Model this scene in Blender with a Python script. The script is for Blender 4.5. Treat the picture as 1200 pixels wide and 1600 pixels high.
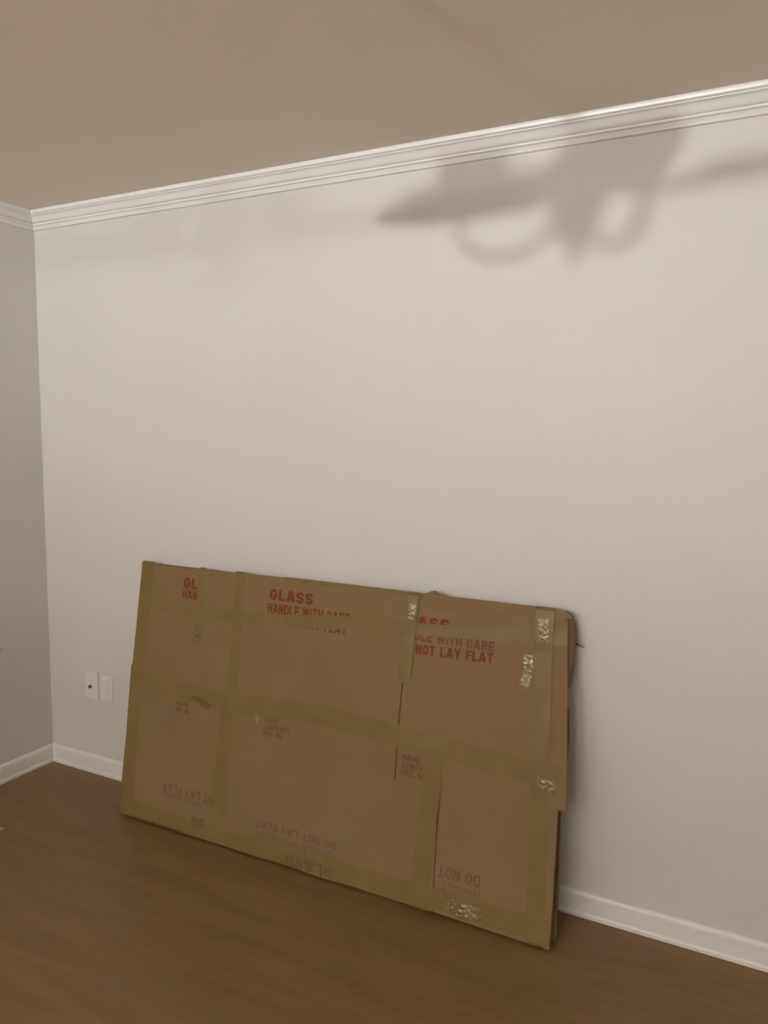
import bpy, bmesh, math, random
from mathutils import Vector, Matrix, noise

for o in list(bpy.data.objects):
    bpy.data.objects.remove(o, do_unlink=True)
SC = bpy.context.scene
COL = SC.collection

# ------------------------------------------------------------------ camera
YAW, PITCH, ROLL = math.radians(27.256), math.radians(-6.123), math.radians(0.562)
F_PX = 1203.5
CAM = Vector((2.9274, -2.3559, 1.5393))
fw = Vector((-math.sin(YAW) * math.cos(PITCH), math.cos(YAW) * math.cos(PITCH), math.sin(PITCH)))
rt = Vector((math.cos(YAW), math.sin(YAW), 0))
up = rt.cross(fw)
r2 = rt * math.cos(ROLL) + up * math.sin(ROLL)
u2 = -rt * math.sin(ROLL) + up * math.cos(ROLL)
cd = bpy.data.cameras.new('camera')
cd.sensor_fit = 'VERTICAL'
cd.sensor_height = 24.0
cd.lens = F_PX / 1600.0 * 24.0
cd.clip_start = 0.02
cam = bpy.data.objects.new('camera', cd)
M = Matrix((r2, u2, -fw)).transposed().to_4x4()
M.translation = CAM
cam.matrix_world = M
COL.objects.link(cam)
SC.camera = cam

# ------------------------------------------------------------------ world, exposure
w = bpy.data.worlds.new('world')
SC.world = w
w.use_nodes = True
w.node_tree.nodes['Background'].inputs[0].default_value = (0.02, 0.02, 0.025, 1)
w.node_tree.nodes['Background'].inputs[1].default_value = 0.1
SC.view_settings.view_transform = 'Standard'
SC.view_settings.look = 'None'
SC.view_settings.exposure = 0.0
SC.view_settings.gamma = 1.0
SC.view_settings.use_curve_mapping = False

# lamp positions: a pendant at the far end of the room throws the fan's shadow
LAMP = Vector((1.35, -5.20, 2.08))
LAMP_COLOR = (0.98, 1.0, 1.015)
LAMP_POWER = 352.0
LAMP_RADIUS = 0.03
LAMP2 = Vector((2.40, -5.20, 2.08))
LAMP2_POWER = 150.0
LAMP_RIM = -0.025        # rim of the bowl added to dim the lower wall, below the bulb's centre

# ------------------------------------------------------------------ room size
RX, RY, RH = 6.2, -6.2, 2.44


# ------------------------------------------------------------------ helpers
def link(name, bm, mat, parent=None, smooth=False):
    me = bpy.data.meshes.new(name)
    bm.normal_update()
    bm.to_mesh(me)
    bm.free()
    if smooth:
        for p in me.polygons:
            p.use_smooth = True
    if mat is not None:
        me.materials.append(mat)
    o = bpy.data.objects.new(name, me)
    COL.objects.link(o)
    if parent is not None:
        o.parent = parent
    return o


def tag(o, label=None, cat=None, group=None, kind=None):
    if label: o['label'] = label
    if cat: o['category'] = cat
    if group: o['group'] = group
    if kind: o['kind'] = kind
    return o


def empty(name, loc, rz=0.0):
    o = bpy.data.objects.new(name, None)
    o.location = loc
    o.rotation_euler = (0, 0, rz)
    o.empty_display_size = 0.05
    COL.objects.link(o)
    return o


def box(bm, a, b):
    x0, y0, z0 = a
    x1, y1, z1 = b
    vs = [bm.verts.new(p) for p in ((x0, y0, z0), (x1, y0, z0), (x1, y1, z0), (x0, y1, z0),
                                    (x0, y0, z1), (x1, y0, z1), (x1, y1, z1), (x0, y1, z1))]
    fs = []
    for f in ((0, 3, 2, 1), (4, 5, 6, 7), (0, 1, 5, 4), (1, 2, 6, 5), (2, 3, 7, 6), (3, 0, 4, 7)):
        fs.append(bm.faces.new([vs[i] for i in f]))
    return vs, fs


def bevel(bm, w, seg=2):
    bmesh.ops.bevel(bm, geom=list(bm.edges), offset=w, segments=seg, profile=0.6, affect='EDGES')


def lathe(bm, prof, seg=24, center=(0, 0, 0)):
    rings = []
    for r, z in prof:
        if r < 1e-6:
            rings.append([bm.verts.new((center[0], center[1], center[2] + z))])
        else:
            rings.append([bm.verts.new((center[0] + r * math.cos(2 * math.pi * i / seg),
                                        center[1] + r * math.sin(2 * math.pi * i / seg),
                                        center[2] + z)) for i in range(seg)])
    for a, b in zip(rings, rings[1:]):
        for i in range(seg):
            j = (i + 1) % seg
            q = [a[i % len(a)], a[j % len(a)], b[j % len(b)], b[i % len(b)]]
            q2 = []
            for v in q:
                if v not in q2: q2.append(v)
            if len(q2) > 2:
                bm.faces.new(q2)


def tube(bm, pts, r, seg=8):
    pts = [Vector(p) for p in pts]
    rad = r if isinstance(r, (list, tuple)) else [r] * len(pts)
    rings = []
    n = None
    for i, p in enumerate(pts):
        t = (pts[min(i + 1, len(pts) - 1)] - pts[max(i - 1, 0)]).normalized()
        if n is None:
            n = t.orthogonal().normalized()
        else:
            n = (n - t * n.dot(t)).normalized()
        b = t.cross(n)
        rings.append([bm.verts.new(p + (n * math.cos(2 * math.pi * k / seg) + b * math.sin(2 * math.pi * k / seg)) * rad[i])
                      for k in range(seg)])
    for a, c in zip(rings, rings[1:]):
        for k in range(seg):
            j = (k + 1) % seg
            bm.faces.new((a[k], a[j], c[j], c[k]))
    bm.faces.new(rings[0][::-1])
    bm.faces.new(rings[-1])


# ------------------------------------------------------------------ materials
def new_mat(name):
    m = bpy.data.materials.new(name)
    m.use_nodes = True
    nt = m.node_tree
    return m, nt, nt.nodes['Principled BSDF']


def N(nt, typ, **kw):
    n = nt.nodes.new(typ)
    for k, v in kw.items():
        setattr(n, k, v)
    return n


def noisy(name, c1, c2, scale, rough, bump=0.0, bump_scale=200.0, stretch=(1, 1, 1), spec=0.5,
          detail=4.0, coat=0.0, bump_dist=0.001):
    m, nt, b = new_mat(name)
    L = nt.links.new
    tc = N(nt, 'ShaderNodeTexCoord')
    mp = N(nt, 'ShaderNodeMapping')
    mp.inputs['Scale'].default_value = stretch
    L(tc.outputs['Object'], mp.inputs['Vector'])
    nz = N(nt, 'ShaderNodeTexNoise')
    nz.inputs['Scale'].default_value = scale
    nz.inputs['Detail'].default_value = detail
    L(mp.outputs[0], nz.inputs['Vector'])
    rp = N(nt, 'ShaderNodeValToRGB')
    rp.color_ramp.elements[0].position = 0.3
    rp.color_ramp.elements[1].position = 0.7
    rp.color_ramp.elements[0].color = (*c1, 1)
    rp.color_ramp.elements[1].color = (*c2, 1)
    L(nz.outputs['Fac'], rp.inputs['Fac'])
    L(rp.outputs['Color'], b.inputs['Base Color'])
    b.inputs['Roughness'].default_value = rough
    b.inputs['Specular IOR Level'].default_value = spec
    b.inputs['Coat Weight'].default_value = coat
    b.inputs['Coat Roughness'].default_value = 0.12
    if bump > 0:
        n2 = N(nt, 'ShaderNodeTexNoise')
        n2.inputs['Scale'].default_value = bump_scale
        n2.inputs['Detail'].default_value = 3.0
        L(mp.outputs[0], n2.inputs['Vector'])
        bp = N(nt, 'ShaderNodeBump')
        bp.inputs['Strength'].default_value = bump
        bp.inputs['Distance'].default_value = bump_dist
        L(n2.outputs['Fac'], bp.inputs['Height'])
        L(bp.outputs['Normal'], b.inputs['Normal'])
    return m


WALL_A, WALL_B = (0.715, 0.690, 0.655), (0.735, 0.710, 0.675)
M_wall = noisy('wall_paint', WALL_A, WALL_B, 1.2, 0.5, 0.10, 260.0, spec=0.35)
M_ceil = noisy('ceiling_paint', (0.87, 0.80, 0.715), (0.885, 0.815, 0.73), 0.8, 0.9, 0.15, 180.0, spec=0.1)
M_trim = noisy('trim_paint', (0.88, 0.86, 0.83), (0.90, 0.88, 0.85), 3.0, 0.30, 0.05, 90.0, spec=0.5)
M_plate = noisy('plate_plastic', (0.80, 0.775, 0.735), (0.82, 0.795, 0.755), 20.0, 0.35)
M_socket = noisy('socket_plastic', (0.74, 0.735, 0.70), (0.76, 0.755, 0.72), 20.0, 0.4)
M_slot = noisy('slot_dark', (0.10, 0.09, 0.08), (0.12, 0.11, 0.10), 20.0, 0.6)
M_brass = noisy('coax_metal', (0.10, 0.08, 0.06), (0.16, 0.13, 0.10), 60.0, 0.4)
M_card = noisy('cardboard', (0.205, 0.128, 0.062), (0.225, 0.142, 0.070), 3.5, 0.78, 0.25, 40.0, spec=0.25, bump_dist=0.0012)
M_cardedge = noisy('cardboard_core', (0.19, 0.12, 0.060), (0.22, 0.14, 0.070), 40.0, 0.85, 0.4, 300.0, spec=0.15)
M_tape = noisy('packing_tape', (0.176, 0.119, 0.038), (0.200, 0.136, 0.048), 14.0, 0.40, 0.25, 60.0, spec=0.2, bump_dist=0.0006)
M_tape_wr = noisy('packing_tape_wrinkled', (0.19, 0.13, 0.045), (0.22, 0.15, 0.055), 30.0, 0.06, 0.5, 260.0, spec=0.9, bump_dist=0.0012)
M_tape_dbl = noisy('packing_tape_folded', (0.10, 0.066, 0.016), (0.13, 0.086, 0.024), 40.0, 0.35)
M_ink = noisy('red_ink', (0.165, 0.038, 0.017), (0.19, 0.050, 0.024), 120.0, 0.8, spec=0.2)
M_ink_faded = noisy('red_ink_faded', (0.155, 0.062, 0.030), (0.18, 0.082, 0.042), 90.0, 0.8, spec=0.2)
M_ink_pale = noisy('brown_ink_faded', (0.150, 0.086, 0.043), (0.190, 0.115, 0.058), 70.0, 0.8, spec=0.2)
M_ink_ghost = noisy('brown_ink_worn', (0.162, 0.096, 0.046), (0.205, 0.128, 0.063), 60.0, 0.8, spec=0.2)
M_paper = noisy('scrap_paper', (0.62, 0.47, 0.36), (0.70, 0.55, 0.43), 60.0, 0.8)
M_bronze = noisy('fan_bronze', (0.09, 0.06, 0.04), (0.13, 0.09, 0.06), 20.0, 0.4)
M_blade = noisy('fan_blade_wood', (0.13, 0.07, 0.035), (0.20, 0.11, 0.055), 4.0, 0.5, stretch=(1, 8, 1))
M_glass = noisy('frosted_shade', (0.75, 0.72, 0.66), (0.80, 0.77, 0.70), 6.0, 0.5)


def emit_mat(name, col, strength):
    m = bpy.data.materials.new(name)
    m.use_nodes = True
    nt = m.node_tree
    nt.nodes.clear()
    e = nt.nodes.new('ShaderNodeEmission')
    e.inputs[0].default_value = (*col, 1)
    e.inputs[1].default_value = strength
    o = nt.nodes.new('ShaderNodeOutputMaterial')
    nt.links.new(e.outputs[0], o.inputs[0])
    return m


def floor_mat():
    m, nt, b = new_mat('floor_laminate')
    L = nt.links.new
    tc = N(nt, 'ShaderNodeTexCoord')
    mp = N(nt, 'ShaderNodeMapping')
    mp.inputs['Scale'].default_value = (0.9, 6.0, 1)
    L(tc.outputs['Object'], mp.inputs['Vector'])
    nz = N(nt, 'ShaderNodeTexNoise')
    nz.inputs['Scale'].default_value = 2.6
    nz.inputs['Detail'].default_value = 6.0
    nz.inputs['Roughness'].default_value = 0.6
    nz.inputs['Distortion'].default_value = 0.6
    L(mp.outputs[0], nz.inputs['Vector'])
    rp = N(nt, 'ShaderNodeValToRGB')
    e = rp.color_ramp.elements
    e[0].position, e[0].color = 0.30, (0.180, 0.102, 0.038, 1)
    e[1].position, e[1].color = 0.72, (0.228, 0.134, 0.055, 1)
    L(nz.outputs['Fac'], rp.inputs['Fac'])
    # board tone
    br = N(nt, 'ShaderNodeTexBrick')
    br.offset = 0.37
    br.inputs['Color1'].default_value = (0.985, 0.985, 0.985, 1)
    br.inputs['Color2'].default_value = (1.02, 1.015, 1.01, 1)
    br.inputs['Mortar'].default_value = (0.97, 0.97, 0.97, 1)
    br.inputs['Scale'].default_value = 1.0
    br.inputs['Mortar Size'].default_value = 0.0012
    br.inputs['Mortar Smooth'].default_value = 0.3
    br.inputs['Brick Width'].default_value = 1.2
    br.inputs['Row Height'].default_value = 0.19
    L(tc.outputs['Object'], br.inputs['Vector'])
    mx = N(nt, 'ShaderNodeMix', data_type='RGBA', blend_type='MULTIPLY')
    mx.inputs[0].default_value = 1.0
    L(rp.outputs['Color'], mx.inputs[6])
    L(br.outputs['Color'], mx.inputs[7])
    L(mx.outputs[2], b.inputs['Base Color'])
    b.inputs['Roughness'].default_value = 0.42
    b.inputs['Specular IOR Level'].default_value = 0.30
    bp = N(nt, 'ShaderNodeBump')
    bp.inputs['Strength'].default_value = 0.12
    bp.inputs['Distance'].default_value = 0.001
    L(nz.outputs['Fac'], bp.inputs['Height'])
    L(bp.outputs['Normal'], b.inputs['Normal'])
    return m


def left_wall_mat():
    """wall paint with one soft darker oval spot"""
    m = M_wall.copy()
    m.name = 'wall_paint_spotted'
    nt = m.node_tree
    L = nt.links.new
    b = nt.nodes['Principled BSDF']
    src = b.inputs['Base Color'].links[0].from_socket
    tc = N(nt, 'ShaderNodeTexCoord')
    mp = N(nt, 'ShaderNodeMapping')
    mp.vector_type = 'POINT'
    mp.inputs['Location'].default_value = (0, 0.262 / 0.030, -0.586 / 0.0115)
    mp.inputs['Scale'].default_value = (0.001, 1 / 0.030, 1 / 0.0115)
    L(tc.outputs['Object'], mp.inputs['Vector'])
    ln = N(nt, 'ShaderNodeVectorMath', operation='LENGTH')
    L(mp.outputs[0], ln.inputs[0])
    mr = N(nt, 'ShaderNodeMapRange')
    mr.interpolation_type = 'SMOOTHSTEP'
    mr.inputs['From Min'].default_value = 0.2
    mr.inputs['From Max'].default_value = 1.2
    mr.inputs['To Min'].default_value = 0.45
    mr.inputs['To Max'].default_value = 0.0
    L(ln.outputs['Value'], mr.inputs['Value'])
    mx = N(nt, 'ShaderNodeMix', data_type='RGBA')
    L(mr.outputs[0], mx.inputs[0])
    L(src, mx.inputs[6])
    mx.inputs[7].default_value = (0.30, 0.26, 0.22, 1)  # darker oval spot mixed over the paint, fading outwards
    L(mx.outputs[2], b.inputs['Base Color'])
    return m


M_floor = floor_mat()
M_wall_left = left_wall_mat()

# ------------------------------------------------------------------ room shell
T = 0.12


def struct(name, bm, mat, smooth=False):
    o = link(name, bm, mat, smooth=smooth)
    o['kind'] = 'structure'
    return o


def slab(name, a, b, mat):
    bm = bmesh.new()
    box(bm, a, b)
    return struct(name, bm, mat)


slab('floor', (-T, RY - T, -T), (RX + T, T, 0), M_floor)
slab('ceiling', (-T, RY - T, RH), (RX + T, T, RH + T), M_ceil)
slab('wall_back', (0, 0, 0), (RX, T, RH), M_wall)
slab('wall_left', (-T, RY - T, 0), (0, T, RH), M_wall_left)
slab('wall_right', (RX, RY - T, 0), (RX + T, T, RH), M_wall)
slab('wall_front', (0, RY - T, 0), (RX, RY, RH), M_wall)

# crown moulding profile: (projection from the wall, drop below the ceiling)
CROWN = [(0.0, 0.0), (0.064, 0.0), (0.0645, 0.006), (0.063, 0.0125), (0.0585, 0.0150), (0.0545, 0.0155), (0.0535, 0.0185)]
for i in range(1, 11):
    a = i / 10.0
    # ogee cove
    d = 0.0535 - 0.034 * a
    h = 0.0185 + 0.0235 * (a - 0.16 * math.sin(2 * math.pi * a))
    CROWN.append((d, h))
CROWN += [(0.0190, 0.0425), (0.0255, 0.0430), (0.0270, 0.0442), (0.0270, 0.0500), (0.0255, 0.0512), (0.0185, 0.0515),
          (0.0175, 0.0530), (0.0125, 0.0600), (0.0105, 0.0650), (0.0070, 0.0660), (0.0, 0.0660)]
# baseboard profile: (projection, height)
BASE = [(0.0, 0.0), (0.0165, 0.0), (0.0165, 0.011), (0.0145, 0.0145), (0.0120, 0.0165), (0.0118, 0.0195), (0.0115, 0.066), (0.0105, 0.072),
        (0.0080, 0.0765), (0.0055, 0.0795), (0.0030, 0.0807), (0.0, 0.0807)]


def moulding(name, prof, p0, p1, inward, z0, zs, mat):
    """run a profile along a wall, mitred 45 degrees at both ends"""
    p0, p1, inward = Vector(p0), Vector(p1), Vector(inward)
    d = (p1 - p0).normalized()
    bm = bmesh.new()
    rings = []
    for end, sgn in ((p0, 1), (p1, -1)):
        rings.append([bm.verts.new(end + inward * a + d * (a * sgn) + Vector((0, 0, z0 + zs * h))) for a, h in prof])
    n = len(prof)
    for i in range(n):
        j = (i + 1) % n
        bm.faces.new((rings[0][i], rings[0][j], rings[1][j], rings[1][i]))
    bm.faces.new(rings[0])
    bm.faces.new(rings[1])
    bmesh.ops.recalc_face_normals(bm, faces=bm.faces)
    return struct(name, bm, mat)


runs = [('back', (0, 0, 0), (RX, 0, 0), (0, -1, 0)), ('left', (0, RY, 0), (0, 0, 0), (1, 0, 0)),
        ('right', (RX, 0, 0), (RX, RY, 0), (-1, 0, 0)), ('front', (RX, RY, 0), (0, RY, 0), (0, 1, 0))]
for i, (side, a, b, inw) in enumerate(runs):
    moulding('trim_%d' % (i + 1), CROWN, a, b, inw, RH, -1, M_trim)
    moulding('baseboard_' + side, BASE, a, b, inw, 0, 1, M_trim)

# ------------------------------------------------------------------ leaning carton
BX, BW, BHT, BTH, BYB, BSH = 0.6715, 1.728, 1.0004, 0.065, 0.172, -0.0274
bs = BYB / BHT
bc = math.sqrt(1 - bs * bs)
carton = empty('cardboard_carton', (BX + BW / 2, -BYB - 0.03, 0))
CO = carton.location.copy()


def P(u, v, w_):
    """carton coordinates (along, up the face, out of the face) to local space of the carton"""
    return Vector((BX + u + BSH * v, -BYB + v * bs - w_ * bc, v * bc + w_ * bs + 0.0005)) - CO


def panel(name, poly, w0, w1, mat, parent=carton, warp=0.0, seed=0, label=None):
    """flat sheet of cardboard cut to a polygon in (u, v), between depths w0 and w1"""
    bm = bmesh.new()
    rings = []
    dense = []
    for i, (u, v) in enumerate(poly):
        u1, v1 = poly[(i + 1) % len(poly)]
        n = max(1, int(math.hypot(u1 - u, v1 - v) / 0.05))
        for k in range(n):
            a = k / n
            uu, vv = u + (u1 - u) * a, v + (v1 - v) * a
            j = noise.noise(Vector((uu * 9, vv * 9, seed))) * warp
            dense.append((uu + j, vv + j * 0.7))
    for ww in (w0, w1):
        rings.append([bm.verts.new(P(u, v, ww)) for u, v in dense])
    n = len(dense)
    bm.faces.new(rings[0][::-1])
    bm.faces.new(rings[1])
    for i in range(n):
        j = (i + 1) % n
        bm.faces.new((rings[0][i], rings[0][j], rings[1][j], rings[1][i]))
    bmesh.ops.recalc_face_normals(bm, faces=bm.faces)
    o = link(name, bm, mat, parent)
    if label: o['label'] = label
    return o


# inner body with softened edges
bm = bmesh.new()
vs, fs = box(bm, (0.012, 0.004, 0.0), (1.722, 0.996, 0.060))
bevel(bm, 0.005, 2)
for v in bm.verts:
    v.co = P(v.co.x, v.co.y, v.co.z)
bmesh.ops.recalc_face_normals(bm, faces=bm.faces)
link('inner_box', bm, M_card, carton)

sheets = {}
sheets['left'] = panel('sheet', [(0.0, 0.0), (0.501, 0.0), (0.501, 0.53), (0.3157, 0.535), (0.3157, 0.994), (0.003, 0.994), (-0.006, 0.56), (-0.010, 0.40)],
                       0.0592, 0.0642, M_card, warp=0.0007, seed=1)
sheets['lower_right'] = panel('sheet', [(1.3525, 0.004), (1.727, 0.0), (1.731, 0.20), (1.733, 0.43), (1.3525, 0.43)],
                              0.0592, 0.0638, M_card, warp=0.0007, seed=2)
sheets['upper_right'] = panel('sheet', [(1.1915, 0.383), (1.52, 0.392), (1.757, 0.410), (1.750, 0.60), (1.742, 0.80), (1.734, 0.9725),
                                        (1.50, 0.962), (1.322, 0.953), (1.206, 0.950), (1.195, 0.60)],
                              0.0592, 0.0644, M_card, warp=0.0004, seed=3)
sheets['rim'] = panel('top_flap', [(1.205, 0.951), (1.30, 0.9535), (1.345, 0.9580), (1.50, 0.9660), (1.70, 0.9755), (1.748, 0.9775), (1.745, 0.985), (1.728, 0.999), (1.69, 1.003), (1.40, 1.003), (1.205, 1.002)],
                      0.0590, 0.0634, M_card, warp=0.0005, seed=4)
sheets['middle'] = panel('sheet', [(0.505, 0.001), (1.348, 0.003), (1.3485, 0.3872), (1.188, 0.3832), (1.1905, 0.60), (1.198, 0.80), (1.202, 1.001),
                                   (0.70, 1.002), (0.316, 0.998), (0.316, 0.54), (0.505, 0.53)],
                         0.0592, 0.0652, M_card, warp=0.0004, seed=5)


def hsurf(u, v):
    """height of the cardboard under the tape, with soft ramps at the sheet edges"""
    def step(x, e, s=0.006):
        return max(0.0, min(1.0, (x - e) / s * 0.5 + 0.5))
    left = 0.0642
    right = 0.0638
    if v > 0.385:
        right = 0.0644
        if v > 0.955 + (u - 1.32) * 0.045:
            right = 0.0638
    if v > 0.53:
        e0, e1 = 0.316, 1.188 + max(0, v - 0.4) * 0.022
    elif v > 0.385:
        e0, e1 = 0.505, 1.188
    else:
        e0, e1 = 0.505, 1.349
    m = 0.0652
    a = step(u, e0 - 0.003)
    b = step(u, e1 + 0.003)
    h = left + (m - left) * a
    return h + (right - h) * b


def wrap(u, v, w_):
    """fold points past the sheet's edges around the side of the carton"""
    if v > 1.003:
        w_ -= (v - 1.003)
        v = 1.004
    if v < -0.001:
        w_ -= (-0.001 - v)
        v = -0.001
    if u < -0.004:
        w_ -= (-0.004 - u)
        u = -0.011
    return u, v, w_


def tape(path, width, lift=0.0007, wrinkle=0.0003, mat=M_tape, seed=0, n=None, ncross=8, wr_zones=(), name='tape_strip', edge=0.0015, label=None, fscale=45, ds=0.010):
    """strip of packing tape laid along a (u, v) path"""
    pts = []
    for (a, b) in zip(path, path[1:]):
        k = max(2, int(math.hypot(b[0] - a[0], b[1] - a[1]) / ds))
        for i in range(k):
            t = i / k
            pts.append((a[0] + (b[0] - a[0]) * t, a[1] + (b[1] - a[1]) * t))
    pts.append(path[-1])
    bm = bmesh.new()
    rows = []
    for i, (u, v) in enumerate(pts):
        a = pts[max(0, i - 2)]
        b = pts[min(len(pts) - 1, i + 2)]
        d = Vector((b[0] - a[0], b[1] - a[1])).normalized()
        nn = Vector((-d.y, d.x))
        row = []
        for j in range(ncross + 1):
            t = j / ncross - 0.5
            wob = 1 + 0.03 * noise.noise(Vector((i * 0.11, seed, 0)))
            uu = u + nn.x * t * width * wob
            vv = v + nn.y * t * width * wob
            if i in (0, len(pts) - 1):
                jag = 0.004 * noise.noise(Vector((j * 0.9, seed, 3)))
                uu += d.x * jag
                vv += d.y * jag
            amp = wrinkle
            for (zu, zv, zr, za) in wr_zones:
                q = math.hypot(uu - zu, vv - zv) / zr
                if q < 1:
                    amp += za * (1 - q) ** 0.7
            h = lift + amp * (1 + noise.noise(Vector((uu * fscale, vv * fscale, seed * 3.1)))) * 0.5
            h += amp * 0.6 * abs(noise.noise(Vector((uu * fscale * 2.3 + 5, vv * fscale * 2.3, seed))))
            base = max(hsurf(uu + q, vv) for q in (-0.016, -0.008, 0.0, 0.008, 0.016)) * 0.5 + max(hsurf(uu + q, vv) for q in (-0.005, 0.0, 0.005)) * 0.5
            x = wrap(uu, vv, base + h)
            row.append(bm.verts.new(P(*x)))
        rows.append(row)
    for r0, r1 in zip(rows, rows[1:]):
        for j in range(ncross):
            bm.faces.new((r0[j], r0[j + 1], r1[j + 1], r1[j]))
    bmesh.ops.recalc_face_normals(bm, faces=bm.faces)
    f0 = bm.faces[0] if hasattr(bm.faces, '__getitem__') and not bm.faces.ensure_lookup_table() else None
    f0.normal_update()
    if f0.normal.dot(Vector((0, -1, 0))) < 0:
        bmesh.ops.reverse_faces(bm, faces=bm.faces)
    o = link(name, bm, mat, carton, smooth=True)
    if label: o['label'] = label
    return o


# long strips, in the order they were laid
tape([(0.082, 0.833), (0.20, 0.835), (0.36, 0.830), (0.52, 0.833), (0.70, 0.845), (0.90, 0.866), (1.08, 0.880), (1.23, 0.883)], 0.047, seed=1)
tape([(1.18, 0.880), (1.40, 0.893), (1.62, 0.908), (1.735, 0.915)], 0.040, seed=2, lift=0.0009)
tape([(-0.03, 0.532), (0.10, 0.528), (0.24, 0.524), (0.36, 0.515), (0.50, 0.516), (0.70, 0.532), (0.90, 0.541), (1.15, 0.530), (1.33, 0.518)], 0.070, seed=3, lift=0.0009)
tape([(1.26, 0.520), (1.50, 0.510), (1.74, 0.500)], 0.070, seed=4, wr_zones=((1.705, 0.475, 0.035, 0.003),))
tape([(-0.03, 0.030), (0.25, 0.026), (0.50, 0.022), (0.80, 0.028), (1.05, 0.038), (1.36, 0.044), (1.726, 0.050)], 0.070, seed=5, lift=0.0005,
     wr_zones=((1.46, 0.042, 0.07, 0.004),))
tape([(0.70, 0.998), (1.0, 1.0), (1.20, 0.999)], 0.020, seed=14, lift=0.0006, wrinkle=0.0006)
# vertical strips
tape([(0.034, 1.03), (0.036, 0.80), (0.026, 0.56)], 0.062, seed=6, lift=0.0015, wr_zones=((0.06, 0.93, 0.05, 0.0016),))
tape([(0.026, 0.56), (0.022, 0.30), (0.030, 0.0)], 0.062, seed=7, lift=0.0014)
tape([(0.321, 1.02), (0.320, 0.85), (0.321, 0.69)], 0.034, seed=8, lift=0.0018, wrinkle=0.0007, wr_zones=((0.306, 0.765, 0.05, 0.0030),))
tape([(0.500, 1.03), (0.505, 0.80), (0.503, 0.56), (0.494, 0.50)], 0.046, seed=9, lift=0.0019, wrinkle=0.0009)
tape([(0.492, 0.56), (0.484, 0.40), (0.478, 0.20), (0.486, -0.01)], 0.060, seed=10, lift=0.0016)
tape([(1.218, 1.03), (1.214, 0.90), (1.208, 0.80), (1.203, 0.70)], 0.044, seed=11, lift=0.0019, wrinkle=0.0008,
     wr_zones=((1.215, 0.93, 0.06, 0.004), (1.205, 0.78, 0.06, 0.003)))
tape([(1.325, 0.575), (1.322, 0.40), (1.310, 0.20), (1.300, -0.01)], 0.066, seed=12, lift=0.0017, wr_zones=((1.32, 0.55, 0.04, 0.0016), (1.303, 0.385, 0.03, 0.0025)))
tape([(1.662, 1.03), (1.664, 0.80), (1.672, 0.55)], 0.060, seed=13, lift=0.0018, wrinkle=0.0009,
     wr_zones=((1.668, 0.93, 0.055, 0.004), (1.66, 0.80, 0.05, 0.0015)))
tape([(1.672, 0.56), (1.678, 0.30), (1.682, -0.01)], 0.056, seed=15, lift=0.0016, wrinkle=0.0007)
# short crumpled ends and patches
tape([(1.619, 0.855), (1.622, 0.80), (1.610, 0.755)], 0.030, seed=16, lift=0.0022, wrinkle=0.0015, mat=M_tape_wr, name='tape_end', ds=0.0025, ncross=16, fscale=1.5 * 80,
     wr_zones=((1.62, 0.83, 0.04, 0.004),))
tape([(1.660, 0.968), (1.664, 0.900)], 0.034, seed=17, lift=0.0030, wrinkle=0.0020, mat=M_tape_wr, name='tape_end', ds=0.0025, ncross=16, fscale=1.5 * 95,
     wr_zones=((1.664, 0.94, 0.04, 0.0045),))
tape([(1.664, 0.484), (1.726, 0.468)], 0.030, seed=18, lift=0.0030, wrinkle=0.0012, mat=M_tape_wr, name='tape_end', ds=0.0025, ncross=16, fscale=1.5 * 60,
     wr_zones=((1.70, 0.478, 0.04, 0.005),))
tape([(1.395, 0.040), (1.515, 0.042)], 0.044, seed=19, lift=0.0024, wrinkle=0.0022, mat=M_tape_wr, name='tape_end', ds=0.0025, ncross=16, fscale=1.5 * 75,
     wr_zones=((1.45, 0.04, 0.06, 0.004),))
tape([(0.298, 0.790), (0.312, 0.725)], 0.022, seed=20, lift=0.0030, wrinkle=0.0018, mat=M_tape_wr, name='tape_end', ds=0.0025, ncross=16, fscale=1.5 * 70,
     wr_zones=((0.305, 0.76, 0.04, 0.004),))
tape([(1.222, 0.965), (1.214, 0.905)], 0.026, seed=21, lift=0.0030, wrinkle=0.0020, mat=M_tape_wr, name='tape_end', ds=0.0025, ncross=16, fscale=1.5 * 80,
     wr_zones=((1.217, 0.935, 0.04, 0.004),))
tape([(0.313, 0.508), (0.36, 0.502), (0.404, 0.486)], 0.022, seed=22, lift=0.0034, wrinkle=0.0016, mat=M_tape_dbl, name='tape_patch', label='dark folded scrap of tape')
tape([(0.615, 0.492), (0.640, 0.470)], 0.020, seed=23, lift=0.0026, wrinkle=0.0022, mat=M_tape_wr, name='tape_end', ds=0.0025, ncross=16, fscale=1.5 * 70)

# crumpled tuft of tape on the top edge
random.seed(4)
bm = bmesh.new()
rows = []
for i in range(13):
    u = 1.245 + 0.085 * i / 12
    row = []
    for j in range(4):
        hh = 0.998 + (0.006 + 0.012 * math.exp(-((u - 1.287) / 0.018) ** 2) + 0.004 * noise.noise(Vector((u * 90, j * 2.0, 0)))) * [0, 1, 0.95, 0][j]
        row.append(bm.verts.new(P(u, hh, 0.064 - 0.010 * j + 0.003 * noise.noise(Vector((u * 60, j * 1.7, 4))))))
    rows.append(row)
for a, b in zip(rows, rows[1:]):
    for j in range(3):
        bm.faces.new((a[j], a[j + 1], b[j + 1], b[j]))
bmesh.ops.recalc_face_normals(bm, faces=bm.faces)
link('tape_tuft', bm, M_tape_wr, carton, smooth=False)

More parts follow.
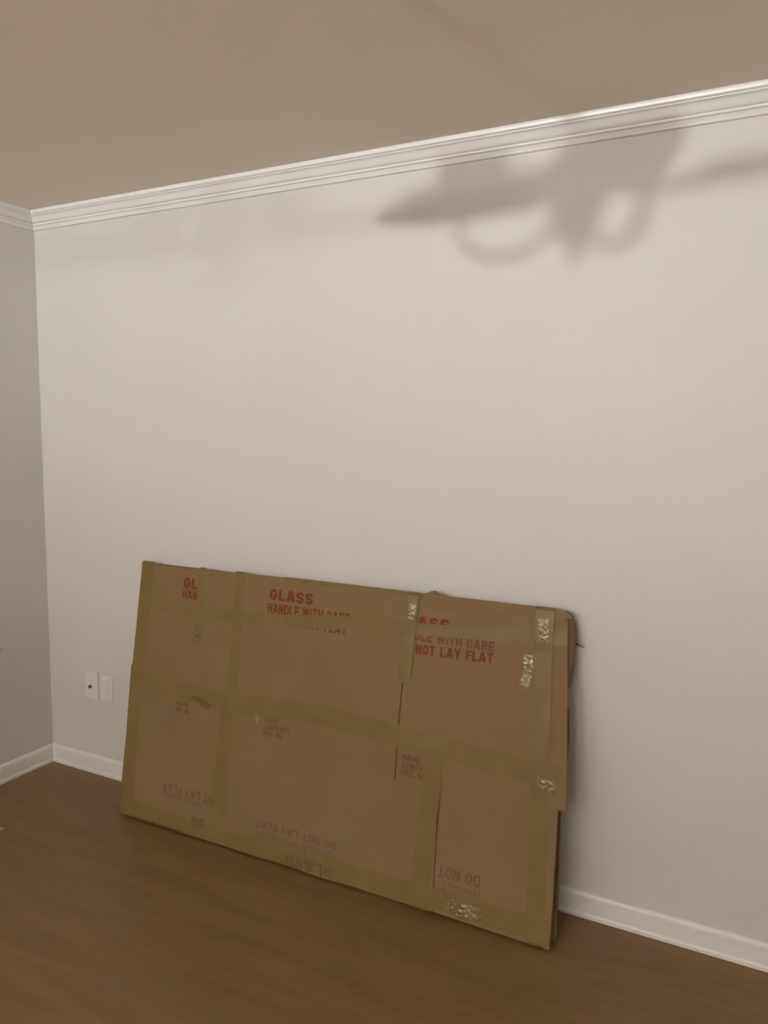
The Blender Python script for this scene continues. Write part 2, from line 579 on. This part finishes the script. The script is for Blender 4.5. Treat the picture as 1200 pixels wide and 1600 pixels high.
# torn slit on the top edge of the left sheet
bm = bmesh.new()
rows = []
for i in range(11):
    a = i / 10
    u = 0.352 + 0.056 * a
    h = 0.0045 * math.sin(math.pi * a)
    rows.append([bm.verts.new(P(u, 0.990 - 0.004 * a - 0.005 * math.sin(math.pi * a), 0.0654)), bm.verts.new(P(u, 0.9965 - 0.003 * a, 0.0658 + h)),
                 bm.verts.new(P(u, 1.0005, 0.0654))])
for a, b in zip(rows, rows[1:]):
    for j in range(2):
        bm.faces.new((a[j], a[j + 1], b[j + 1], b[j]))
bmesh.ops.recalc_face_normals(bm, faces=bm.faces)
link('lifted_edge', bm, M_card, carton)

# crushed corner flap sticking out at the back of the right side
bm = bmesh.new()
prof = [(0.745, 1.728), (0.765, 1.737), (0.79, 1.744), (0.83, 1.748), (0.88, 1.750), (0.93, 1.751), (0.96, 1.747), (0.985, 1.736), (0.998, 1.718)]
rows = []
for k, (v, ue) in enumerate(prof):
    row = []
    for j in range(7):
        a = j / 6
        w_ = 0.004 + 0.050 * a
        bul = math.sin(math.pi * (0.25 + 0.6 * a)) * (ue - 1.716)
        row.append(bm.verts.new(P(1.716 + bul * 1.05 + 0.0012 * noise.noise(Vector((v * 30, a * 4, 1))), v, w_)))
    rows.append([bm.verts.new(P(1.69, v - 0.01 * (k == len(prof) - 1), 0.004))] + row + [bm.verts.new(P(1.69, v - 0.01 * (k == len(prof) - 1), 0.054))])
for a, b in zip(rows, rows[1:]):
    for j in range(len(a)):
        jj = (j + 1) % len(a)
        bm.faces.new((a[j], a[jj], b[jj], b[j]))
bm.faces.new(rows[0])
bm.faces.new(rows[-1][::-1])
bmesh.ops.recalc_face_normals(bm, faces=bm.faces)
cf = link('crushed_corner', bm, M_card, carton, smooth=False)
cf['label'] = 'crushed cardboard corner bulging out at the side'
panel('side_flap', [(1.70, 0.0), (1.7335, 0.004), (1.7335, 0.16), (1.729, 0.30), (1.726, 0.42), (1.70, 0.42)], 0.004, 0.012, M_cardedge, warp=0.001, seed=9)
panel('side_flap', [(1.70, 0.44), (1.738, 0.44), (1.741, 0.60), (1.736, 0.70), (1.70, 0.70)], 0.002, 0.008, M_cardedge, warp=0.001, seed=10)
# twisted tag of tape
bm = bmesh.new()
a = P(1.748, 0.900, 0.020)
tube(bm, [a, a + Vector((0.012, -0.004, 0.001)), a + Vector((0.024, -0.008, -0.002)), a + Vector((0.034, -0.010, -0.006))], [0.0035, 0.0045, 0.0025, 0.0008], 6)
link('tape_tag', bm, M_tape_dbl, carton)


# ---- printed lettering: heavy sans-serif capitals drawn as thick strokes
def arc(cx, cy, rx, ry, a0, a1, n=8):
    return [(cx + rx * math.cos(math.radians(a0 + (a1 - a0) * i / n)), cy + ry * math.sin(math.radians(a0 + (a1 - a0) * i / n))) for i in range(n + 1)]


def glyph(c, t):
    """advance width and stroke centre-lines of a capital of height 1 and stroke weight t"""
    h = t / 2
    w = 0.62
    r = w / 2 - h            # horizontal radius of round letters
    q = 0.27                 # vertical radius of round letters
    m = w / 2
    if c == 'L': return 0.54, [[(h, 1), (h, h), (0.54, h)]]
    if c == 'I': return t, [[(h, 0), (h, 1)]]
    if c == 'T': return 0.58, [[(0, 1 - h), (0.58, 1 - h)], [(0.29, 1 - t), (0.29, 0)]]
    if c == 'H': return w, [[(h, 0), (h, 1)], [(w - h, 0), (w - h, 1)], [(t, 0.5), (w - t, 0.5)]]
    if c == 'E': return 0.55, [[(0.55, 1 - h), (h, 1 - h), (h, h), (0.55, h)], [(t, 0.51), (0.50, 0.51)]]
    if c == 'F': return 0.53, [[(0.53, 1 - h), (h, 1 - h), (h, 0)], [(t, 0.50), (0.48, 0.50)]]
    if c == 'N': return w, [[(h, 0), (h, 1)], [(w - h, 0), (w - h, 1)], [(h, 1 - h * 0.6), (w - h, h * 0.6)]]
    if c == 'M': return 0.76, [[(h, 0), (h, 1)], [(0.76 - h, 0), (0.76 - h, 1)], [(h, 0.97), (0.38, 0.10), (0.76 - h, 0.97)]]
    if c == 'A': return 0.68, [[(h * 0.9, 0), (0.34 - h * 0.3, 1)], [(0.68 - h * 0.9, 0), (0.34 + h * 0.3, 1)], [(0.17, 0.28), (0.51, 0.28)]]
    if c == 'W': return 0.92, [[(h * 0.9, 1), (0.26, 0.0)], [(0.26, 0.0), (0.46, 0.96)], [(0.46, 0.96), (0.66, 0.0)], [(0.66, 0.0), (0.92 - h * 0.9, 1)]]
    if c == 'Y': return 0.64, [[(h * 0.9, 1), (0.32, 0.42)], [(0.64 - h * 0.9, 1), (0.32, 0.42)], [(0.32, 0.46), (0.32, 0)]]
    if c == 'O': return w, [arc(m, 1 - h - q, r, q, 0, 180) + arc(m, h + q, r, q, 180, 360) + [(w - h, 1 - h - q)]]
    if c == 'C': return w, [[(w - h, 0.66)] + arc(m, 1 - h - q, r, q, 0, 180) + arc(m, h + q, r, q, 180, 360) + [(w - h, 0.36)]]
    if c == 'G': return w, [[(w - h, 0.67)] + arc(m, 1 - h - q, r, q, 0, 180) + arc(m, h + q, r, q, 180, 360) + [(w - h, 0.44), (m, 0.44)]]
    if c == 'D': return w, [[(h, h), (0.22, h)] + arc(m, h + q, r, q, -90, 0, 5) + arc(m, 1 - h - q, r, q, 0, 90, 5) + [(0.22, 1 - h), (h, 1 - h)], [(h, 0), (h, 1)]]
    if c == 'R': return w, [[(h, 0), (h, 1)], [(t, 1 - h), (0.34, 1 - h)] + arc(0.34, 0.70, w - h - 0.34, 0.30 - h, 90, -90) + [(t, 0.40 + h)], [(0.36, 0.42), (w - h * 0.9, 0)]]
    if c == 'S':
        k = (1 - 2 * h) / 4
        return w, [[(w - h, 0.70)] + arc(m, 1 - h - k, r, k, 15, 250, 12) + arc(m, h + k, r, k, 70, -165, 12) + [(h, 0.30)]]
    if c == '.': return t, [[(h, 0), (h, t)]]
    return 0.3, []


def lettering(text, parent, u, v, w_h, height, width, mat, flip=False, bold=0.03, skew=(0, 0), label=None):
    """flat ink letters; (u, v) is the lower-left corner of the block, flip turns it upside down"""
    t = 0.17 + bold
    x = 0.0
    quads = []
    for c in text:
        adv, strokes = glyph(c, t)
        for si, st in enumerate(strokes):
            pts = [Vector(p) for p in st]
            pts = [p for k, p in enumerate(pts) if k == 0 or (p - pts[k - 1]).length > 1e-4]
            lr = []
            for k, p in enumerate(pts):
                d0 = (p - pts[k - 1]).normalized() if k else None
                d1 = (pts[k + 1] - p).normalized() if k + 1 < len(pts) else None
                if d0 is None: d0 = d1
                if d1 is None: d1 = d0
                n0, n1 = Vector((-d0.y, d0.x)), Vector((-d1.y, d1.x))
                mm = n0 + n1
                mm = mm.normalized() if mm.length > 1e-3 else n0
                ln = min(1.45, 1 / max(0.3, mm.dot(n0))) * t / 2
                lr.append((p + mm * ln, p - mm * ln))
            for a, b in zip(lr, lr[1:]):
                quads.append(([a[0], a[1], b[1], b[0]], x, si))
        x += adv + (0.10 if adv > 0 else 0)
    total = x - 0.10
    bm = bmesh.new()
    for q, x0, si in quads:
        vs = []
        for p in q:
            a = (p.x + x0) / total
            b = max(0.0, min(1.0, p.y))
            if flip:
                a, b = 1 - a, 1 - b
            vs.append(bm.verts.new(P(u + a * width + b * skew[0], v + b * height + a * skew[1], w_h + 0.00003 * si)))
        try:
            bm.faces.new(vs)
        except ValueError:
            pass
    bmesh.ops.remove_doubles(bm, verts=bm.verts, dist=1e-6)
    bm.normal_update()
    rev = [f for f in bm.faces if f.normal.y > 0]
    if rev:
        bmesh.ops.reverse_faces(bm, faces=rev)
    o = link('lettering', bm, mat, parent)
    if label: o['label'] = label
    return o


hL, hM_, hR, hF = 0.0645, 0.0655, 0.0647, 0.0641
S = sheets
# left sheet
lettering('GLASS', S['left'], 0.228, 0.916, hL, 0.043, 0.188, M_ink, bold=0.055)
lettering('HANDLE WITH CARE', S['left'], 0.227, 0.877, hL, 0.034, 0.350, M_ink)
lettering('NAME', S['left'], 0.238, 0.466, hL, 0.015, 0.060, M_ink_faded, bold=0.01)
lettering('REC. NO.', S['left'], 0.237, 0.441, hL, 0.018, 0.072, M_ink_faded, bold=0.01)
lettering('DO NOT LAY FLAT', S['left'], 0.205, 0.136, hL, 0.029, 0.335, M_ink_pale, flip=True)
lettering('HANDLE WITH CARE', S['left'], 0.203, 0.112, hL, 0.021, 0.345, M_ink_ghost, flip=True, bold=0.0)
lettering('SS', S['left'], 0.355, 0.036, hL + 0.0022, 0.037, 0.064, M_ink_pale, flip=True)
# middle sheet
lettering('GLASS', S['middle'], 0.639, 0.916, hM_, 0.041, 0.187, M_ink, bold=0.055)
lettering('HANDLE WITH CARE', S['middle'], 0.634, 0.868, hM_, 0.036, 0.345, M_ink)
lettering('DO NOT LAY FLAT', S['middle'], 0.636, 0.830, hM_, 0.034, 0.335, M_ink)
lettering('NAME', S['middle'], 0.657, 0.476, hM_, 0.019, 0.062, M_ink_faded, bold=0.0)
lettering('CONTENTS', S['middle'], 0.656, 0.451, hM_, 0.020, 0.112, M_ink_faded, bold=0.0)
lettering('REC. NO.', S['middle'], 0.655, 0.428, hM_, 0.019, 0.086, M_ink_faded, bold=0.0)
lettering('DO NOT LAY FLAT', S['middle'], 0.649, 0.104, hM_, 0.026, 0.335, M_ink_pale, flip=True, bold=0.0)
lettering('HANDLE WITH CARE', S['middle'], 0.645, 0.066, hM_, 0.027, 0.340, M_ink_ghost, flip=True, bold=0.0)
lettering('GLASS', S['middle'], 0.787, 0.004, hM_ + 0.0022, 0.040, 0.193, M_ink_pale, flip=True, bold=0.045)
# upper right sheet
lettering('GLASS', S['upper_right'], 1.166, 0.886, hR, 0.042, 0.185, M_ink, bold=0.055)
lettering('HANDLE WITH CARE', S['upper_right'], 1.155, 0.847, hR, 0.032, 0.352, M_ink_faded, bold=0.032, skew=(0, -0.002))
lettering('DO NOT LAY FLAT', S['upper_right'], 1.172, 0.800, hR, 0.033, 0.333, M_ink, bold=0.045, skew=(0, 0.009))
lettering('NAME', S['upper_right'], 1.212, 0.452, hR, 0.020, 0.066, M_ink_faded, bold=0.0)
lettering('CONTENTS', S['upper_right'], 1.212, 0.427, hR, 0.020, 0.128, M_ink_faded, bold=0.0)
lettering('REC. NO.', S['upper_right'], 1.212, 0.403, hR, 0.020, 0.098, M_ink_faded, bold=0.0)
# lower right sheet
lettering('DO NOT LAY FLAT', S['lower_right'], 1.153, 0.113, hF, 0.036, 0.350, M_ink_pale, flip=True, bold=0.01, skew=(0, 0.006))
lettering('HANDLE WITH CARE', S['lower_right'], 1.172, 0.080, hF, 0.026, 0.331, M_ink_ghost, flip=True, bold=-0.005)
tag(carton, 'wide flat brown cardboard carton wrapped in packing tape leaning on the wall', 'carton')

# ------------------------------------------------------------------ wall plates
def wall_plate(name, x0, x1, z0, z1, proud, label):
    t = empty(name, ((x0 + x1) / 2, 0, z0))
    c = t.location
    bm = bmesh.new()
    box(bm, (x0 - c.x, -proud, 0), (x1 - c.x, 0, z1 - z0))
    fr = [e for e in bm.edges if all(v.co.y < -1e-5 for v in e.verts)]
    bmesh.ops.bevel(bm, geom=fr, offset=0.003, segments=3, profile=0.5, affect='EDGES')
    link('plate', bm, M_plate, t)
    return t


jack = wall_plate('cable_plate', 0.2335, 0.3105, 0.3385, 0.4605, 0.0085, None)
tag(jack, 'white cable wall plate with a small dark coax jack', 'wall plate', None)
cz = 0.0605
bm = bmesh.new()
lathe(bm, [(0.0, 0.0125), (0.0022, 0.0125), (0.0024, 0.0105), (0.0052, 0.0105), (0.0054, 0.003), (0.0078, 0.003), (0.0078, 0.0)], 6)
bmesh.ops.rotate(bm, verts=bm.verts, cent=(0, 0, 0), matrix=Matrix.Rotation(math.radians(90), 3, 'X'))
bmesh.ops.translate(bm, verts=bm.verts, vec=(-0.006, -0.0085, cz - 0.003))
bmesh.ops.recalc_face_normals(bm, faces=bm.faces)
link('coax_jack', bm, M_brass, jack)
for dz in (-0.030, 0.030):
    bm = bmesh.new()
    lathe(bm, [(0.0, 0.0012), (0.0022, 0.0010), (0.0028, 0.0)], 12)
    bmesh.ops.rotate(bm, verts=bm.verts, cent=(0, 0, 0), matrix=Matrix.Rotation(math.radians(90), 3, 'X'))
    bmesh.ops.translate(bm, verts=bm.verts, vec=(-0.004, -0.0085, cz + dz))
    bmesh.ops.recalc_face_normals(bm, faces=bm.faces)
    link('screw', bm, M_plate, jack)

outlet = wall_plate('power_outlet', 0.328, 0.3945, 0.3455, 0.4580, 0.0055, None)
tag(outlet, 'white power outlet plate with a grey socket insert', 'outlet', None)
cz = 0.0563
bm = bmesh.new()
box(bm, (-0.017, -0.0072, cz - 0.034), (0.017, -0.004, cz + 0.034))
bevel(bm, 0.0012, 2)
ins = link('socket_insert', bm, M_socket, outlet)
for dz in (-0.019, 0.019):
    for dx, hh in ((-0.0062, 0.0042), (0.0062, 0.0034)):
        bm = bmesh.new()
        box(bm, (dx - 0.0008, -0.0075, cz + dz - hh + 0.003), (dx + 0.0008, -0.0070, cz + dz + hh + 0.003))
        link('slot', bm, M_socket, ins)
    bm = bmesh.new()
    lathe(bm, [(0.0, 0.0003), (0.0022, 0.0003), (0.0022, 0.0)], 10)
    bmesh.ops.rotate(bm, verts=bm.verts, cent=(0, 0, 0), matrix=Matrix.Rotation(math.radians(90), 3, 'X'))
    bmesh.ops.translate(bm, verts=bm.verts, vec=(0, -0.0072, cz + dz - 0.008))
    link('ground_hole', bm, M_socket, ins)

# ------------------------------------------------------------------ scrap of paper at the frame's left edge
scrap = empty('paper_scrap', (0.350, -0.530, 0.0))
bm = bmesh.new()
rows = []
for i in range(6):
    row = []
    for j in range(4):
        x = -0.013 + 0.026 * i / 5
        y = -0.009 + 0.018 * j / 3 + 0.004 * noise.noise(Vector((i * 0.8, j * 0.5, 2)))
        z = 0.0010 + 0.006 * abs(noise.noise(Vector((i * 0.7, j * 0.9, 9)))) + 0.004 * (i / 5) ** 2
        row.append(bm.verts.new((x, y, z)))
    rows.append(row)
for a, b in zip(rows, rows[1:]):
    for j in range(3):
        bm.faces.new((a[j], b[j], b[j + 1], a[j + 1]))
ret = bmesh.ops.solidify(bm, geom=list(bm.faces), thickness=0.0008)
bmesh.ops.recalc_face_normals(bm, faces=bm.faces)
zmin = min(v.co.z for v in bm.verts)
for v in bm.verts: v.co.z -= zmin
link('crumpled_sheet', bm, M_paper, scrap)
tag(scrap, 'tiny pale scrap of paper lying on the brown floor', 'paper scrap')

# ------------------------------------------------------------------ ceiling fan (above and beside the camera, seen by its shadow)
FAN = Vector((1.79, -2.90, RH))
ZB = 2.157 - RH
fan = empty('ceiling_fan', FAN)
bm = bmesh.new()
lathe(bm, [(0.0, 0.0), (0.065, 0.0), (0.062, -0.02), (0.045, -0.04), (0.02, -0.05), (0.0, -0.05)], 28)
link('canopy', bm, M_bronze, fan, smooth=True)
bm = bmesh.new()
tube(bm, [(0, 0, -0.04), (0, 0, ZB + 0.07)], 0.012, 12)
link('downrod', bm, M_bronze, fan, smooth=True)
bm = bmesh.new()
lathe(bm, [(0.0, ZB + 0.062), (0.018, ZB + 0.060), (0.026, ZB + 0.045), (0.048, ZB + 0.03), (0.056, ZB + 0.012), (0.052, ZB - 0.006), (0.040, ZB - 0.018), (0.028, ZB - 0.025), (0.0, ZB - 0.025)], 28)
link('motor_housing', bm, M_bronze, fan, smooth=True)
ANG = [238, 118, 358]
for a in ANG:
    ar = math.radians(a)
    rot = Matrix.Rotation(ar, 4, 'Z')
    pitch = Matrix.Rotation(math.radians(14), 4, 'X')
    bm = bmesh.new()
    outline = [(0.16, -0.040), (0.25, -0.060), (0.36, -0.066), (0.47, -0.052), (0.52, -0.028), (0.535, 0.0), (0.52, 0.028), (0.47, 0.052), (0.36, 0.066), (0.25, 0.060), (0.16, 0.040)]
    lo = [bm.verts.new((x, y, -0.003)) for x, y in outline]
    hi = [bm.verts.new((x, y, 0.003)) for x, y in outline]
    bm.faces.new(lo[::-1])
    bm.faces.new(hi)
    for i in range(len(lo)):
        j = (i + 1) % len(lo)
        bm.faces.new((lo[i], lo[j], hi[j], hi[i]))
    bm.transform(Matrix.Translation((0, 0, ZB)) @ rot @ pitch)
    bl = link('blade', bm, M_blade, fan)
    bm = bmesh.new()
    tube(bm, [(0.045, 0, -0.004), (0.12, 0, -0.012), (0.17, 0, -0.006), (0.24, 0, -0.006)], [0.010, 0.009, 0.012, 0.010], 8)
    bm.transform(Matrix.Translation((0, 0, ZB)) @ rot)
    link('blade_iron', bm, M_bronze, bl, smooth=True)
# light kit: hub, curled arms with small candle cups, hanging finials
bm = bmesh.new()
lathe(bm, [(0.0, ZB - 0.02), (0.035, ZB - 0.025), (0.040, ZB - 0.035), (0.022, ZB - 0.048), (0.028, ZB - 0.060), (0.012, ZB - 0.072), (0.006, ZB - 0.084), (0.009, ZB - 0.092), (0.0, ZB - 0.100)], 20)
link('light_kit_hub', bm, M_bronze, fan, smooth=True)
for k in range(3):
    rot = Matrix.Rotation(math.radians(166 + 120 * k), 4, 'Z')
    bm = bmesh.new()
    pts = []
    for i in range(19):
        t = i / 18
        a = math.pi * (1.05 + 1.25 * t)
        pts.append((0.09 + 0.062 * math.cos(a) + 0.02 * t, 0, ZB - 0.036 + 0.042 * math.sin(a)))
    tube(bm, pts, 0.0058, 8)
    bm.transform(rot)
    arm = link('curled_arm', bm, M_bronze, fan, smooth=True)
    bm = bmesh.new()
    cx = pts[-1][0]
    zc = pts[-1][2]
    lathe(bm, [(0.0, 0.0), (0.018, 0.002), (0.036, 0.014), (0.048, 0.034), (0.054, 0.062), (0.051, 0.062), (0.045, 0.036), (0.0, 0.008)], 20, (cx, 0, zc))
    bm.transform(rot)
    link('glass_cup', bm, M_glass, arm, smooth=True)
tag(fan, 'ceiling fan with three wooden blades and curled bronze light arms', 'ceiling fan')


# ------------------------------------------------------------------ pendant behind the camera, the room's light, with an added bowl
def pendant(loc, power, radius, label):
    t = empty('pendant_lamp', (loc.x, loc.y, RH))
    drop = loc.z - RH
    rim_r, rim_z = 0.16, drop + LAMP_RIM
    bm = bmesh.new()
    lathe(bm, [(0, 0), (0.055, 0), (0.05, -0.018), (0.0, -0.025)], 24)
    link('ceiling_rose', bm, M_bronze, t, smooth=True)
    for k in range(3):
        a = math.radians(30 + 120 * k)
        bm = bmesh.new()
        tube(bm, [(0.03 * math.cos(a), 0.03 * math.sin(a), -0.015), (rim_r * math.cos(a), rim_r * math.sin(a), rim_z - 0.004)], 0.002, 6)
        link('chain', bm, M_bronze, t, smooth=True)
    bm = bmesh.new()
    prof = []
    for i in range(11):
        a = math.pi / 2 * i / 10
        prof.append((rim_r * math.sin(a), rim_z - 0.10 * math.cos(a)))
    prof += [((rim_r - 0.006) * math.sin(math.pi / 2 * i / 10), rim_z - 0.094 * math.cos(math.pi / 2 * i / 10)) for i in range(10, -1, -1)]
    lathe(bm, prof, 40)
    link('bowl', bm, M_glass, t, smooth=True)  # unseen bowl, added to block downward light and darken the wall's foot
    bm = bmesh.new()
    lathe(bm, [(0, rim_z - 0.092), (0.02, rim_z - 0.092), (0.02, drop - radius + 0.002), (0, drop - radius + 0.002)], 16)
    link('lamp_holder', bm, M_bronze, t, smooth=True)
    bm = bmesh.new()
    bmesh.ops.create_icosphere(bm, subdivisions=2, radius=radius)
    bmesh.ops.translate(bm, verts=bm.verts, vec=(0, 0, drop))
    area = 4 * math.pi * radius * radius
    link('bulb', bm, emit_mat('bulb_glow', LAMP_COLOR, power / (math.pi * area)), t, smooth=True)
    tag(t, label, 'pendant lamp')
    return t


pendant(LAMP, LAMP_POWER, LAMP_RADIUS, 'brighter pendant lamp with an added shallow bowl nearer the left wall')
pendant(LAMP2, LAMP2_POWER, 0.06, 'dimmer pendant lamp with an added shallow bowl nearer the middle of the room')
